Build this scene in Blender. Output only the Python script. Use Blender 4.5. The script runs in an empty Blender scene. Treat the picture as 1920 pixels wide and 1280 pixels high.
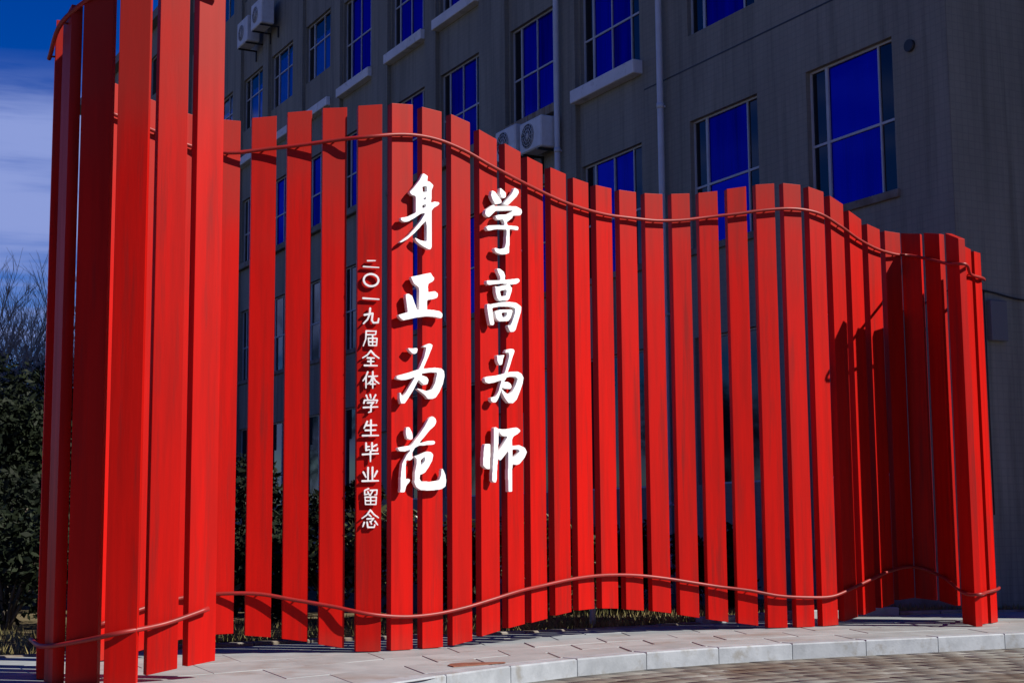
import bpy, bmesh, math, random
import numpy as np
from mathutils import Matrix, Vector

random.seed(7); rng = np.random.default_rng(7)
R = math.radians
scene = bpy.context.scene
col = scene.collection

# ------------------------------------------------------------------ camera
EYE = 1.078
cam_d = bpy.data.cameras.new('camera'); cam_d.sensor_width = 36; cam_d.lens = 52.5
cam_d.clip_start = .1; cam_d.clip_end = 3000
cam = bpy.data.objects.new('camera', cam_d); col.objects.link(cam); scene.camera = cam
cam.matrix_world = (Matrix.Translation((0, 0, EYE)) @ Matrix.Rotation(R(90 + 7.125), 4, 'X')
                    @ Matrix.Rotation(R(-.47), 4, 'Z'))

# ------------------------------------------------------------------ sky and sun
SUN_A, SUN_E = 73.5, 39          # degrees to the right of the line back to the camera, elevation
w = bpy.data.worlds.new('World'); scene.world = w; w.use_nodes = True
nt = w.node_tree; nt.nodes.clear()
def N(t, typ, **kw):
    n = t.nodes.new(typ)
    for k, v in kw.items(): setattr(n, k, v)
    return n
sky = N(nt, 'ShaderNodeTexSky', sky_type='NISHITA', sun_disc=False, sun_elevation=R(SUN_E),
        sun_rotation=R(180 - SUN_A), air_density=1.0, dust_density=.15, ozone_density=5.0)
hsv = N(nt, 'ShaderNodeHueSaturation'); hsv.inputs['Saturation'].default_value = 1.95
hsv.inputs['Hue'].default_value = .532; hsv.inputs['Value'].default_value = 1.05
nt.links.new(sky.outputs[0], hsv.inputs['Color'])
# thin cloud bank low over the horizon all round, streaked by stretched noise; clear above it
tc = N(nt, 'ShaderNodeTexCoord'); mp = N(nt, 'ShaderNodeMapping')
mp.inputs['Scale'].default_value = (1.6, 1.6, 16.0)
nt.links.new(tc.outputs['Generated'], mp.inputs['Vector'])
cn = N(nt, 'ShaderNodeTexNoise'); cn.inputs['Scale'].default_value = 1.3
cn.inputs['Detail'].default_value = 6; cn.inputs['Roughness'].default_value = .55
nt.links.new(mp.outputs[0], cn.inputs['Vector'])
sz = N(nt, 'ShaderNodeSeparateXYZ'); nt.links.new(tc.outputs['Generated'], sz.inputs[0])
ma = N(nt, 'ShaderNodeMath', operation='MULTIPLY_ADD'); ma.inputs[1].default_value = .16
nt.links.new(cn.outputs[0], ma.inputs[0]); nt.links.new(sz.outputs[2], ma.inputs[2])
bank = N(nt, 'ShaderNodeMapRange'); bank.interpolation_type = 'SMOOTHSTEP'
for k, v in (('From Min', .375), ('From Max', .345), ('To Min', 0), ('To Max', 1)): bank.inputs[k].default_value = v
nt.links.new(ma.outputs[0], bank.inputs['Value'])
cr = N(nt, 'ShaderNodeMapRange'); cr.interpolation_type = 'SMOOTHSTEP'
for k, v in (('From Min', .38), ('From Max', .58), ('To Min', .05), ('To Max', 1.0)): cr.inputs[k].default_value = v
nt.links.new(cn.outputs[0], cr.inputs['Value'])
mm = N(nt, 'ShaderNodeMath', operation='MULTIPLY'); nt.links.new(bank.outputs[0], mm.inputs[0]); nt.links.new(cr.outputs[0], mm.inputs[1])
mx = N(nt, 'ShaderNodeMix', data_type='RGBA')
mx.inputs['B'].default_value = (3.4, 4.4, 9.0, 1)
nt.links.new(mm.outputs[0], mx.inputs['Factor']); nt.links.new(hsv.outputs[0], mx.inputs['A'])
bg = N(nt, 'ShaderNodeBackground'); bg.inputs['Strength'].default_value = .05
nt.links.new(mx.outputs['Result'], bg.inputs['Color'])
wo = N(nt, 'ShaderNodeOutputWorld'); nt.links.new(bg.outputs[0], wo.inputs[0])

sd = bpy.data.lights.new('sun', 'SUN'); sd.energy = 5.0; sd.angle = R(.53); sd.color = (1, .94, .84)
so = bpy.data.objects.new('sun', sd); col.objects.link(so)
sv = Vector((math.cos(R(SUN_E)) * math.sin(R(SUN_A)), -math.cos(R(SUN_E)) * math.cos(R(SUN_A)), math.sin(R(SUN_E))))
so.rotation_euler = sv.to_track_quat('Z', 'Y').to_euler(); so.location = sv * 60
scene.view_settings.view_transform = 'Standard'; scene.view_settings.look = 'None'
scene.view_settings.exposure = 0.6; scene.view_settings.gamma = 1

# ------------------------------------------------------------------ helpers
def tag(o, label=None, cat=None, group=None, kind=None):
    if label: o['label'] = label
    if cat: o['category'] = cat
    if group: o['group'] = group
    if kind: o['kind'] = kind
    return o
def empty(name, loc=(0, 0, 0), rz=0):
    o = bpy.data.objects.new(name, None); col.objects.link(o)
    o.location = loc; o.rotation_euler = (0, 0, rz); o.empty_display_size = .2
    return o
def obj(name, me, mat=None, parent=None, loc=None, rz=0, mw=None):
    if isinstance(me, bmesh.types.BMesh):
        b = me; me = bpy.data.meshes.new(name); b.to_mesh(me); b.free()
    o = bpy.data.objects.new(name, me); col.objects.link(o)
    if mat is not None and not me.materials: me.materials.append(mat)
    if parent is not None: o.parent = parent
    if mw is not None:
        o.matrix_basis = (parent.matrix_basis.inverted() @ mw) if parent is not None else mw
    else:
        if loc is not None: o.location = loc
        o.rotation_euler = (0, 0, rz)
    return o
def place_world(o, parent, loc, rz=0):      # world pose under an unrotated top-level empty
    o.parent = parent; o.location = Vector(loc) - parent.location; o.rotation_euler = (0, 0, rz)
def box(bm, x0, x1, y0, y1, z0, z1, bev=0):
    v = [bm.verts.new(p) for p in ((x0,y0,z0),(x1,y0,z0),(x1,y1,z0),(x0,y1,z0),(x0,y0,z1),(x1,y0,z1),(x1,y1,z1),(x0,y1,z1))]
    fs = [bm.faces.new([v[i] for i in q]) for q in ((3,2,1,0),(4,5,6,7),(0,1,5,4),(1,2,6,5),(2,3,7,6),(3,0,4,7))]
    if bev:
        es = {e for f in fs for e in f.edges}
        bmesh.ops.bevel(bm, geom=list(es), offset=bev, segments=1, affect='EDGES')
    return v
def mesh_np(name, V, F):
    V = np.asarray(V, np.float32); F = np.asarray(F, np.int32)
    me = bpy.data.meshes.new(name); k = F.shape[1]
    me.vertices.add(len(V)); me.vertices.foreach_set('co', V.ravel())
    me.loops.add(F.size); me.loops.foreach_set('vertex_index', F.ravel())
    me.polygons.add(len(F)); me.polygons.foreach_set('loop_start', np.arange(0, F.size, k, dtype=np.int32))
    me.polygons.foreach_set('loop_total', np.full(len(F), k, np.int32))
    me.update(calc_edges=True); me.validate()
    return me
def tube(bm, pts, rad, n=8, cap=True):
    pts = [Vector(p) for p in pts]
    rads = rad if isinstance(rad, (list, tuple)) else [rad] * len(pts)
    rings = []; up = Vector((0, 0, 1))
    for i, p in enumerate(pts):
        t = (pts[min(i + 1, len(pts) - 1)] - pts[max(i - 1, 0)]).normalized()
        a = t.cross(up)
        if a.length < .05: a = t.cross(Vector((1, 0, 0)))
        a.normalize(); b = a.cross(t).normalized()
        rings.append([bm.verts.new(p + (a * math.cos(2*math.pi*k/n) + b * math.sin(2*math.pi*k/n)) * rads[i]) for k in range(n)])
    for r0, r1 in zip(rings, rings[1:]):
        for k in range(n):
            f = bm.faces.new((r0[k], r0[(k+1) % n], r1[(k+1) % n], r1[k])); f.smooth = True
    if cap:
        bm.faces.new(rings[0][::-1]); bm.faces.new(rings[-1])
def catmull(P, sub=6):
    P = [Vector(p) for p in P]; Q = [2*P[0] - P[1]] + P + [2*P[-1] - P[-2]]; out = []
    for i in range(1, len(Q) - 2):
        a, b, c, d = Q[i-1:i+3]
        for k in range(sub):
            t = k / sub
            out.append(.5*((2*b) + (c-a)*t + (2*a-5*b+4*c-d)*t*t + (3*b-a-3*c+d)*t**3))
    return out + [P[-1]]

# ------------------------------------------------------------------ materials
def mat(name, base, rough=.6, spec=.5, metal=0, vary=None, vscale=4, vstretch=(1, 1, 1), bump=0, bscale=40,
        coat=0, vary2=None, v2scale=20, rvar=0, objrand=0):
    m = bpy.data.materials.new(name); m.use_nodes = True; t = m.node_tree
    p = t.nodes['Principled BSDF']; L = t.links.new
    p.inputs['Roughness'].default_value = rough; p.inputs['Metallic'].default_value = metal
    p.inputs['Specular IOR Level'].default_value = spec
    if coat: p.inputs['Coat Weight'].default_value = coat; p.inputs['Coat Roughness'].default_value = .12
    rgb = N(t, 'ShaderNodeRGB'); rgb.outputs[0].default_value = (*base, 1); out = rgb.outputs[0]
    tc = N(t, 'ShaderNodeTexCoord'); mp = N(t, 'ShaderNodeMapping'); L(tc.outputs['Object'], mp.inputs[0])
    mp.inputs['Scale'].default_value = vstretch
    oi = N(t, 'ShaderNodeObjectInfo')
    comb = N(t, 'ShaderNodeVectorMath', operation='ADD'); L(mp.outputs[0], comb.inputs[0])
    sc = N(t, 'ShaderNodeVectorMath', operation='SCALE'); sc.inputs['Scale'].default_value = 31.0
    cx = N(t, 'ShaderNodeCombineXYZ'); L(oi.outputs['Random'], cx.inputs[0]); L(oi.outputs['Random'], cx.inputs[1]); L(oi.outputs['Random'], cx.inputs[2])
    L(cx.outputs[0], sc.inputs[0]); L(sc.outputs[0], comb.inputs[1])
    vec = comb.outputs[0]
    def layer(out, colr, scale, lo=.4, hi=.65, detail=5):
        n = N(t, 'ShaderNodeTexNoise'); n.inputs['Scale'].default_value = scale; n.inputs['Detail'].default_value = detail
        n.inputs['Roughness'].default_value = .62
        L(vec, n.inputs['Vector'])
        r = N(t, 'ShaderNodeMapRange'); r.inputs['From Min'].default_value = lo; r.inputs['From Max'].default_value = hi
        L(n.outputs[0], r.inputs[0])
        k = N(t, 'ShaderNodeMix', data_type='RGBA'); k.inputs['B'].default_value = (*colr, 1)
        L(r.outputs[0], k.inputs['Factor']); L(out, k.inputs['A'])
        return k.outputs['Result'], n
    if vary: out, n1 = layer(out, vary, vscale)
    if vary2: out, n2 = layer(out, vary2, v2scale, .55, .7)
    if objrand:
        h = N(t, 'ShaderNodeHueSaturation'); r = N(t, 'ShaderNodeMapRange')
        r.inputs['To Min'].default_value = 1 - objrand; r.inputs['To Max'].default_value = 1 + objrand
        L(oi.outputs['Random'], r.inputs[0]); L(r.outputs[0], h.inputs['Value']); L(out, h.inputs['Color']); out = h.outputs[0]
    L(out, p.inputs['Base Color'])
    if rvar and vary:
        r = N(t, 'ShaderNodeMapRange'); r.inputs['To Min'].default_value = rough - rvar; r.inputs['To Max'].default_value = rough + rvar
        L(n1.outputs[0], r.inputs[0]); L(r.outputs[0], p.inputs['Roughness'])
    if bump:
        bn = N(t, 'ShaderNodeTexNoise'); bn.inputs['Scale'].default_value = bscale; bn.inputs['Detail'].default_value = 4
        L(vec, bn.inputs['Vector'])
        b = N(t, 'ShaderNodeBump'); b.inputs['Strength'].default_value = bump; b.inputs['Distance'].default_value = .01
        L(bn.outputs[0], b.inputs['Height']); L(b.outputs[0], p.inputs['Normal'])
    return m
M = {}
M['red'] = mat('red_paint', (.44, .0040, .0015), .48, .10, vary=(.34, .0035, .0015), vscale=2.2, vstretch=(6, 6, .35),
               vary2=(.25, .008, .006), v2scale=1.6, bump=.06, bscale=22, rvar=.1, objrand=.08)
# colour mixed duller and browner towards the upper ends, and splashed dirt at the feet, both broken up by noise
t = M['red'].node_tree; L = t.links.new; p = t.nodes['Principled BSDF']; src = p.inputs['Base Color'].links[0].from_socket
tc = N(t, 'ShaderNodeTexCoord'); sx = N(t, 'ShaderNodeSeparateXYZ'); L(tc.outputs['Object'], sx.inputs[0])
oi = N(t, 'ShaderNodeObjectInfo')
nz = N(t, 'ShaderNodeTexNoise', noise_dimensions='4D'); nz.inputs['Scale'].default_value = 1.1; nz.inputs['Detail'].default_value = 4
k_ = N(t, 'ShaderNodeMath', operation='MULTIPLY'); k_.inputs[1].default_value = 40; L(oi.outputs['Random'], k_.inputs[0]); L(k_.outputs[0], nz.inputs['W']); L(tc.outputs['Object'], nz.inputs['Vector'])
def z_blend(src, z0, z1, amp, colr, mx_):
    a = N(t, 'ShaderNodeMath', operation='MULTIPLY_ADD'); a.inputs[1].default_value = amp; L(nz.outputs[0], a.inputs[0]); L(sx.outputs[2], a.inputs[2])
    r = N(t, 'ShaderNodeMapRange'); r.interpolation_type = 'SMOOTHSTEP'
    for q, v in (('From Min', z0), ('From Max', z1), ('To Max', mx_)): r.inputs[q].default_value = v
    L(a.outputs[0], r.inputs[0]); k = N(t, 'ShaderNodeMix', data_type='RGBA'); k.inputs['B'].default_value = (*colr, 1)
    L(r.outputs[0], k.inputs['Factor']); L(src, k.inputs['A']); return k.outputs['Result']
src = z_blend(src, 4.6, 6.4, 2.4, (.26, .022, .016), .8)
src = z_blend(src, .62, .30, .9, (.16, .05, .035), .35)
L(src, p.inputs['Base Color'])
M['rail'] = mat('rail_paint', (.27, .012, .01), .45, .35, vary=(.19, .016, .012), vscale=9)
M['white'] = mat('letter_white', (.82, .82, .82), .35, .5, vary=(.74, .74, .75), vscale=6)
M['sill'] = mat('sill_white', (.78, .79, .80), .7, .3, vary=(.68, .69, .70), vscale=1.5, vary2=(.5, .5, .49), v2scale=4, bump=.1, objrand=.08)
M['sill_old'] = mat('sill_stained', (.24, .22, .19), .8, .3, vary=(.15, .12, .09), vscale=3, bump=.2, objrand=.1)
M['rust'] = mat('rust_stain', (.30, .26, .20), .8, .3, vary=(.16, .10, .05), vscale=8, vstretch=(1, 1, .1), bump=.3)
M['frame'] = mat('window_frame', (.50, .52, .54), .45, .5, vary=(.42, .44, .46), vscale=3)
M['reveal'] = mat('reveal', (.12, .12, .115), .8, .3)
M['ac'] = mat('ac_white', (.70, .71, .70), .5, .5, vary=(.60, .60, .58), vscale=4, objrand=.05)
M['dark'] = mat('dark_plastic', (.02, .02, .022), .5, .5)
M['pipe'] = mat('pipe_plastic', (.60, .63, .66), .4, .5, vary=(.54, .56, .58), vscale=3)
M['slab'] = mat('stone_slab', (.285, .31, .315), .6, .4, vary=(.225, .245, .25), vscale=2.5, vary2=(.20, .185, .17), v2scale=1.2, bump=.08, bscale=60, objrand=.07)
M['kerb'] = mat('kerb_stone', (.30, .325, .35), .65, .4, vary=(.23, .25, .27), vscale=5, vstretch=(1, 1, 1), vary2=(.20, .20, .19), v2scale=6, bump=.15, bscale=50, objrand=.08)
M['bed'] = mat('mortar_bed', (.16, .15, .14), .9, .2, vary=(.1, .095, .09), vscale=8)
M['lawn'] = mat('dry_lawn_soil', (.14, .11, .065), .95, .1, vary=(.09, .075, .04), vscale=2.5, bump=.5, bscale=14)
M['blade'] = mat('dry_grass', (.26, .21, .09), .8, .2, vary=(.12, .12, .045), vscale=1.5)
M['ground'] = mat('ground', (.065, .062, .06), .9, .2, vary=(.05, .048, .045), vscale=.7, bump=.3, bscale=8)
M['cobble'] = mat('cobble', (.16, .16, .145), .8, .3, vary=(.085, .06, .042), vscale=.6, vary2=(.24, .24, .225), v2scale=2.2, bump=.25, bscale=40)
M['bark'] = mat('bark', (.10, .085, .07), .9, .2, vary=(.06, .05, .042), vscale=6, vstretch=(1, 1, .3), bump=.5, bscale=20)
M['twig'] = mat('twig', (.36, .30, .24), .9, .2)
M['leaf'] = mat('leaf_dark', (.006, .010, .005), .65, .15, vary=(.014, .020, .009), vscale=1.3, objrand=.15)
M['leaf2'] = mat('leaf_olive', (.060, .068, .026), .42, .5, vary=(.035, .045, .02), vscale=2.0, objrand=.15)
M['plate'] = mat('rusty_plate', (.20, .075, .045), .75, .3, vary=(.12, .05, .035), vscale=10, bump=.2)
M['dpane'] = mat('pane_dark', (.006, .008, .012), .06, .5)
M['box'] = mat('box_grey', (.17, .17, .175), .6, .3)
M['roof'] = mat('roof_grey', (.2, .2, .2), .9, .2)
M['curtain'] = mat('blue_curtain', (.012, .10, .80), .8, .2, vary=(.008, .06, .62), vscale=3, vstretch=(6, 6, .3))

# blue reflective window glass (a tinted mirror coating over dark glass)
m = bpy.data.materials.new('pane_blue'); m.use_nodes = True; t = m.node_tree; t.nodes.clear()
g = N(t, 'ShaderNodeBsdfGlossy'); g.inputs['Color'].default_value = (.010, .022, .36, 1); g.inputs['Roughness'].default_value = .06
d = N(t, 'ShaderNodeBsdfDiffuse'); d.inputs['Color'].default_value = (.001, .003, .30, 1)
bn = N(t, 'ShaderNodeTexNoise'); bn.inputs['Scale'].default_value = 1.2; tcn = N(t, 'ShaderNodeTexCoord'); t.links.new(tcn.outputs['Object'], bn.inputs[0])
bp = N(t, 'ShaderNodeBump'); bp.inputs['Strength'].default_value = .05; bp.inputs['Distance'].default_value = .05
t.links.new(bn.outputs[0], bp.inputs['Height']); t.links.new(bp.outputs[0], g.inputs['Normal'])
oi = N(t, 'ShaderNodeObjectInfo'); fo = N(t, 'ShaderNodeTexNoise', noise_dimensions='4D'); fo.inputs['Scale'].default_value = 1; fo.inputs['Detail'].default_value = 3
fm = N(t, 'ShaderNodeMapping'); fm.inputs['Scale'].default_value = (5, 5, .35); t.links.new(tcn.outputs['Object'], fm.inputs[0]); t.links.new(fm.outputs[0], fo.inputs['Vector'])
fw_ = N(t, 'ShaderNodeMath', operation='MULTIPLY'); fw_.inputs[1].default_value = 25; t.links.new(oi.outputs['Random'], fw_.inputs[0]); t.links.new(fw_.outputs[0], fo.inputs['W'])
f2 = N(t, 'ShaderNodeMapRange'); f2.inputs['From Min'].default_value = .3; f2.inputs['From Max'].default_value = .7; f2.inputs['To Min'].default_value = .08; f2.inputs['To Max'].default_value = 1.6; t.links.new(fo.outputs[0], f2.inputs[0])
fh = N(t, 'ShaderNodeHueSaturation'); fh.inputs['Color'].default_value = d.inputs['Color'].default_value; t.links.new(f2.outputs[0], fh.inputs['Value']); t.links.new(fh.outputs[0], d.inputs['Color'])
fr_ = N(t, 'ShaderNodeMapRange'); fr_.inputs['To Min'].default_value = .25; fr_.inputs['To Max'].default_value = .8; t.links.new(oi.outputs['Random'], fr_.inputs[0])
ms = N(t, 'ShaderNodeMixShader'); t.links.new(fr_.outputs[0], ms.inputs[0])
t.links.new(d.outputs[0], ms.inputs[1]); t.links.new(g.outputs[0], ms.inputs[2])
o_ = N(t, 'ShaderNodeOutputMaterial'); t.links.new(ms.outputs[0], o_.inputs[0]); M['bpane'] = m
# clear glass in front of the drawn curtains
m = bpy.data.materials.new('pane_clear'); m.use_nodes = True; t = m.node_tree; t.nodes.clear()
g = N(t, 'ShaderNodeBsdfGlossy'); g.inputs['Roughness'].default_value = .03
tr = N(t, 'ShaderNodeBsdfTransparent'); tr.inputs['Color'].default_value = (.86, .92, .95, 1)
fr = N(t, 'ShaderNodeFresnel'); fr.inputs['IOR'].default_value = 1.5
ms = N(t, 'ShaderNodeMixShader'); t.links.new(fr.outputs[0], ms.inputs[0]); t.links.new(tr.outputs[0], ms.inputs[1]); t.links.new(g.outputs[0], ms.inputs[2])
o_ = N(t, 'ShaderNodeOutputMaterial'); t.links.new(ms.outputs[0], o_.inputs[0]); M['cpane'] = m

# facade: fine mosaic tile over render, streaked with dirt
def facade_mat(name, c1, c2, mortar):
    m = bpy.data.materials.new(name); m.use_nodes = True; t = m.node_tree; L = t.links.new
    p = t.nodes['Principled BSDF']; p.inputs['Roughness'].default_value = .75; p.inputs['Specular IOR Level'].default_value = .3
    tc = N(t, 'ShaderNodeTexCoord'); sx = N(t, 'ShaderNodeSeparateXYZ'); L(tc.outputs['Object'], sx.inputs[0])
    ad = N(t, 'ShaderNodeMath', operation='ADD'); L(sx.outputs[0], ad.inputs[0]); L(sx.outputs[1], ad.inputs[1])
    cx = N(t, 'ShaderNodeCombineXYZ'); L(ad.outputs[0], cx.inputs[0]); L(sx.outputs[2], cx.inputs[1])
    br = N(t, 'ShaderNodeTexBrick'); br.offset = 0; br.inputs['Scale'].default_value = 1
    br.inputs['Brick Width'].default_value = .10; br.inputs['Row Height'].default_value = .10
    br.inputs['Mortar Size'].default_value = .006; br.inputs['Mortar Smooth'].default_value = .2
    br.inputs['Color1'].default_value = (*c1, 1); br.inputs['Color2'].default_value = (*c2, 1); br.inputs['Mortar'].default_value = (*mortar, 1)
    L(cx.outputs[0], br.inputs['Vector'])
    n = N(t, 'ShaderNodeTexNoise'); n.inputs['Scale'].default_value = .8; n.inputs['Detail'].default_value = 7; n.inputs['Roughness'].default_value = .65
    mp = N(t, 'ShaderNodeMapping'); mp.inputs['Scale'].default_value = (1, 1, .22); L(tc.outputs['Object'], mp.inputs[0]); L(mp.outputs[0], n.inputs['Vector'])
    r = N(t, 'ShaderNodeMapRange'); r.inputs['From Min'].default_value = .38; r.inputs['From Max'].default_value = .68
    r.inputs['To Min'].default_value = 1.0; r.inputs['To Max'].default_value = .72; L(n.outputs[0], r.inputs[0])
    n2 = N(t, 'ShaderNodeTexNoise'); n2.inputs['Scale'].default_value = 1; n2.inputs['Detail'].default_value = 5; n2.inputs['Roughness'].default_value = .6
    mp2 = N(t, 'ShaderNodeMapping'); mp2.inputs['Scale'].default_value = (5, 5, .28); L(tc.outputs['Object'], mp2.inputs[0]); L(mp2.outputs[0], n2.inputs['Vector'])
    r2 = N(t, 'ShaderNodeMapRange'); r2.inputs['From Min'].default_value = .5; r2.inputs['From Max'].default_value = .72
    r2.inputs['To Min'].default_value = 1.0; r2.inputs['To Max'].default_value = .66; L(n2.outputs[0], r2.inputs[0])
    mu = N(t, 'ShaderNodeMath', operation='MULTIPLY'); L(r.outputs[0], mu.inputs[0]); L(r2.outputs[0], mu.inputs[1])
    h = N(t, 'ShaderNodeHueSaturation'); L(br.outputs[0], h.inputs['Color']); L(mu.outputs[0], h.inputs['Value'])
    L(h.outputs[0], p.inputs['Base Color'])
    b = N(t, 'ShaderNodeBump'); b.inputs['Strength'].default_value = .35; b.inputs['Distance'].default_value = .004; b.invert = True
    L(br.outputs['Fac'], b.inputs['Height']); L(b.outputs[0], p.inputs['Normal'])
    return m
M['wall'] = facade_mat('facade_tile', (.29, .275, .22), (.272, .26, .21), (.24, .23, .19))

# ------------------------------------------------------------------ ground, pavement, forecourt
bm = bmesh.new(); bmesh.ops.create_circle(bm, cap_ends=True, segments=64, radius=900)
tag(obj('ground', bm, M['ground'], loc=(0, 0, -.19)), kind='structure')

FRONT_E = [(-7.5,4.2),(-4.6,7.0),(-2.6,8.9),(-1.5,10.0),(-.74,10.88),(-.40,11.5),(.28,12.37),(1.02,13.08),(1.89,13.68),(2.65,14.08),(3.42,14.42),(4.22,14.75),(5.09,15.15),(6.5,15.75),(9.5,16.9)]
BACK_E = [(-11.5,10.2),(-7.5,11.8),(-4.6,13.1),(-3.4,13.75),(-2.6,14.25),(-1.9,14.7),(-.9,15.2),(-.1,15.6),(.7,16.1),(1.5,16.6),(2.5,17.25),(3.6,17.9),(5.0,18.5),(6.6,18.95),(9.8,19.6)]
def resample(P, n):
    Q = np.array([tuple(v) for v in catmull([(x, y, 0) for x, y in P], 12)])[:, :2]
    s = np.r_[0, np.cumsum(np.hypot(*np.diff(Q, axis=0).T))]
    u = np.linspace(0, s[-1], n)
    return np.c_[np.interp(u, s, Q[:, 0]), np.interp(u, s, Q[:, 1])]
NC = 26
fe = resample(FRONT_E, NC + 1)
pairs = []
Fq = resample(FRONT_E, 400); Bq = resample(BACK_E, 400)
pavement = obj('pavement', mesh_np('pavement', np.r_[np.c_[Fq + [0, .04], np.full(400, -.006)], np.c_[Bq, np.full(400, -.006)]],
               [(i, i + 1, 401 + i, 400 + i) for i in range(399)]), M['bed'])
tag(pavement, kind='structure')
def onF(u): return np.array([np.interp(u * 399, np.arange(400), Fq[:, k]) for k in (0, 1)])
def onB(u): return np.array([np.interp(u * 399, np.arange(400), Bq[:, k]) for k in (0, 1)])
def block(name, quad, z0, z1, m, parent, bev=.006):
    c = np.mean(quad, axis=0); bm = bmesh.new()
    lo = [bm.verts.new((*(q - c), z0)) for q in quad]; hi = [bm.verts.new((*(q - c), z1)) for q in quad]
    k = len(quad); top = bm.faces.new(hi)
    for i in range(k): bm.faces.new((lo[i], lo[(i+1) % k], hi[(i+1) % k], hi[i]))
    bm.normal_update()
    if bev: bmesh.ops.bevel(bm, geom=list(top.edges), offset=bev, segments=1, affect='EDGES')
    return obj(name, bm, m, parent, loc=(c[0], c[1], 0))
ROWS = 5
for i in range(NC):
    u0, u1 = i / NC, (i + 1) / NC
    f0, f1 = onF(u0), onF(u1); tdir = (f1 - f0) / np.linalg.norm(f1 - f0); nrm = np.array([-tdir[1], tdir[0]])
    g = .004 * tdir
    block('kerb_stone', [f0 + g, f1 - g, f1 - g + nrm * .2, f0 + g + nrm * .2], -.24, .004 + random.uniform(-.003, .003), M['kerb'], pavement, .012)
    b0, b1 = onB(u0), onB(u1)
    for r in range(ROWS):
        if r % 2 and i == 0: pass
        sh = .5 / NC if r % 2 else 0
        q0, q1 = min(u0 + sh, 1), min(u1 + sh, 1)
        if q1 - q0 < .2 / NC: continue
        F0, F1, B0, B1 = onF(q0) + nrm * .205, onF(q1) + nrm * .205, onB(q0), onB(q1)
        v0, v1 = r / ROWS, (r + 1) / ROWS
        Q = [F0 + (B0-F0)*v0, F1 + (B1-F1)*v0, F1 + (B1-F1)*v1, F0 + (B0-F0)*v1]
        c = np.mean(Q, axis=0)
        Q = [q + (c - q) / np.linalg.norm(c - q) * .004 for q in Q]
        block('slab', Q, -.03, random.uniform(-.0025, .0025), M['slab'], pavement, .004)
nb = 40
for i in range(nb):
    a, b = onB(i / nb), onB((i + 1) / nb); tdir = (b - a) / np.linalg.norm(b - a); nrm = np.array([-tdir[1], tdir[0]])
    block('kerb_stone', [a + tdir*.01, b - tdir*.01, b - tdir*.01 + nrm*.12, a + tdir*.01 + nrm*.12], -.1, (.08 if 1.9 < a[0] < 4.2 else .025) + random.uniform(-.015, .015), M['kerb' if 1.9 < a[0] < 4.2 else 'sill_old'], pavement, .012)

# dry lawn between the pavement and the building
LV = [(*p, -.008) for p in Bq[::10]] + [(14, 34, -.008), (-8, 70, -.008), (-60, 70, -.008), (-60, 8, -.008), (-14, 9.0, -.008)]
bm = bmesh.new(); bm.faces.new([bm.verts.new(p) for p in LV]); bmesh.ops.triangulate(bm, faces=bm.faces[:])
lawn = tag(obj('lawn', bm, M['lawn']), kind='structure')
nG = 26000
uu = rng.random(nG); base = np.array([onB(u) for u in uu]); off = .13 + rng.random(nG) ** 1.6 * 3.2
td = np.array([onB(min(u + .003, 1)) - onB(max(u - .003, 0)) for u in uu]); td /= np.linalg.norm(td, axis=1)[:, None]
pos = base + np.c_[-td[:, 1], td[:, 0]] * off[:, None]
ang = rng.random(nG) * 6.283; hh = .03 + rng.random(nG) * .07; ww = .006 + rng.random(nG) * .006
lean = (rng.random((nG, 2)) - .5) * .09
dx = np.c_[np.cos(ang), np.sin(ang)] * ww[:, None]
V = np.stack([np.c_[pos - dx, np.full(nG, -.012)], np.c_[pos + dx, np.full(nG, -.012)], np.c_[pos + lean, hh]], 1).reshape(-1, 3)
tag(obj('grass', mesh_np('grass', V, np.arange(nG * 3).reshape(-1, 3)), M['blade']),
    'short dry yellowish grass on the lawn behind the red slats', 'grass', kind='stuff')

# forecourt of worn setts in front of the kerb
fc = [(-7.5, 4.2, -.141), *[(*(p + [0, .02]), -.141) for p in Fq[::8]], (22, 19, -.141), (22, 1, -.141), (-7.5, 1, -.141)]
bm = bmesh.new(); bm.faces.new([bm.verts.new(p) for p in fc]); bmesh.ops.triangulate(bm, faces=bm.faces[:])
forecourt = tag(obj('forecourt', bm, M['cobble']), kind='structure')
V, Fc = [], []
for r in range(24):
    for c in range(52):
        # rows run along the kerb, counted outwards from it
        u = .30 + .70 * (c + random.uniform(-.12, .12) + (.5 if r % 2 else 0)) / 52
        p = onF(min(u, 1)); q = onF(min(u + .004, 1)); tdir = (q - p); ln = np.linalg.norm(tdir)
        if ln < 1e-6: continue
        tdir /= ln; nr = np.array([-tdir[1], tdir[0]])
        ctr = p - nr * (.16 + r * .245)
        if ctr[1] < 8.5: continue
        hw, hd = .163 * random.uniform(.93, 1.0), .1222 * random.uniform(.97, 1.0)
        zt = -.139 + random.uniform(-.0015, .0015); tl = random.uniform(-.0015, .0015); tk = random.uniform(-.0015, .0015)
        i0 = len(V)
        for (a, b, s, z) in ((-1,-1,1,-.145),(1,-1,1,-.145),(1,1,1,-.145),(-1,1,1,-.145),(-1,-1,.985,0),(1,-1,.985,0),(1,1,.985,0),(-1,1,.985,0)):
            xy = ctr + tdir*a*hw*s + nr*b*hd*s
            V.append((xy[0], xy[1], z if z else zt + a*tl + b*tk))
        Fc += [(i0+4,i0+5,i0+6,i0+7),(i0,i0+1,i0+5,i0+4),(i0+1,i0+2,i0+6,i0+5),(i0+2,i0+3,i0+7,i0+6),(i0+3,i0,i0+4,i0+7)]
tag(obj('setts', mesh_np('setts', V, Fc), M['cobble'], forecourt), kind='stuff')

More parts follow.
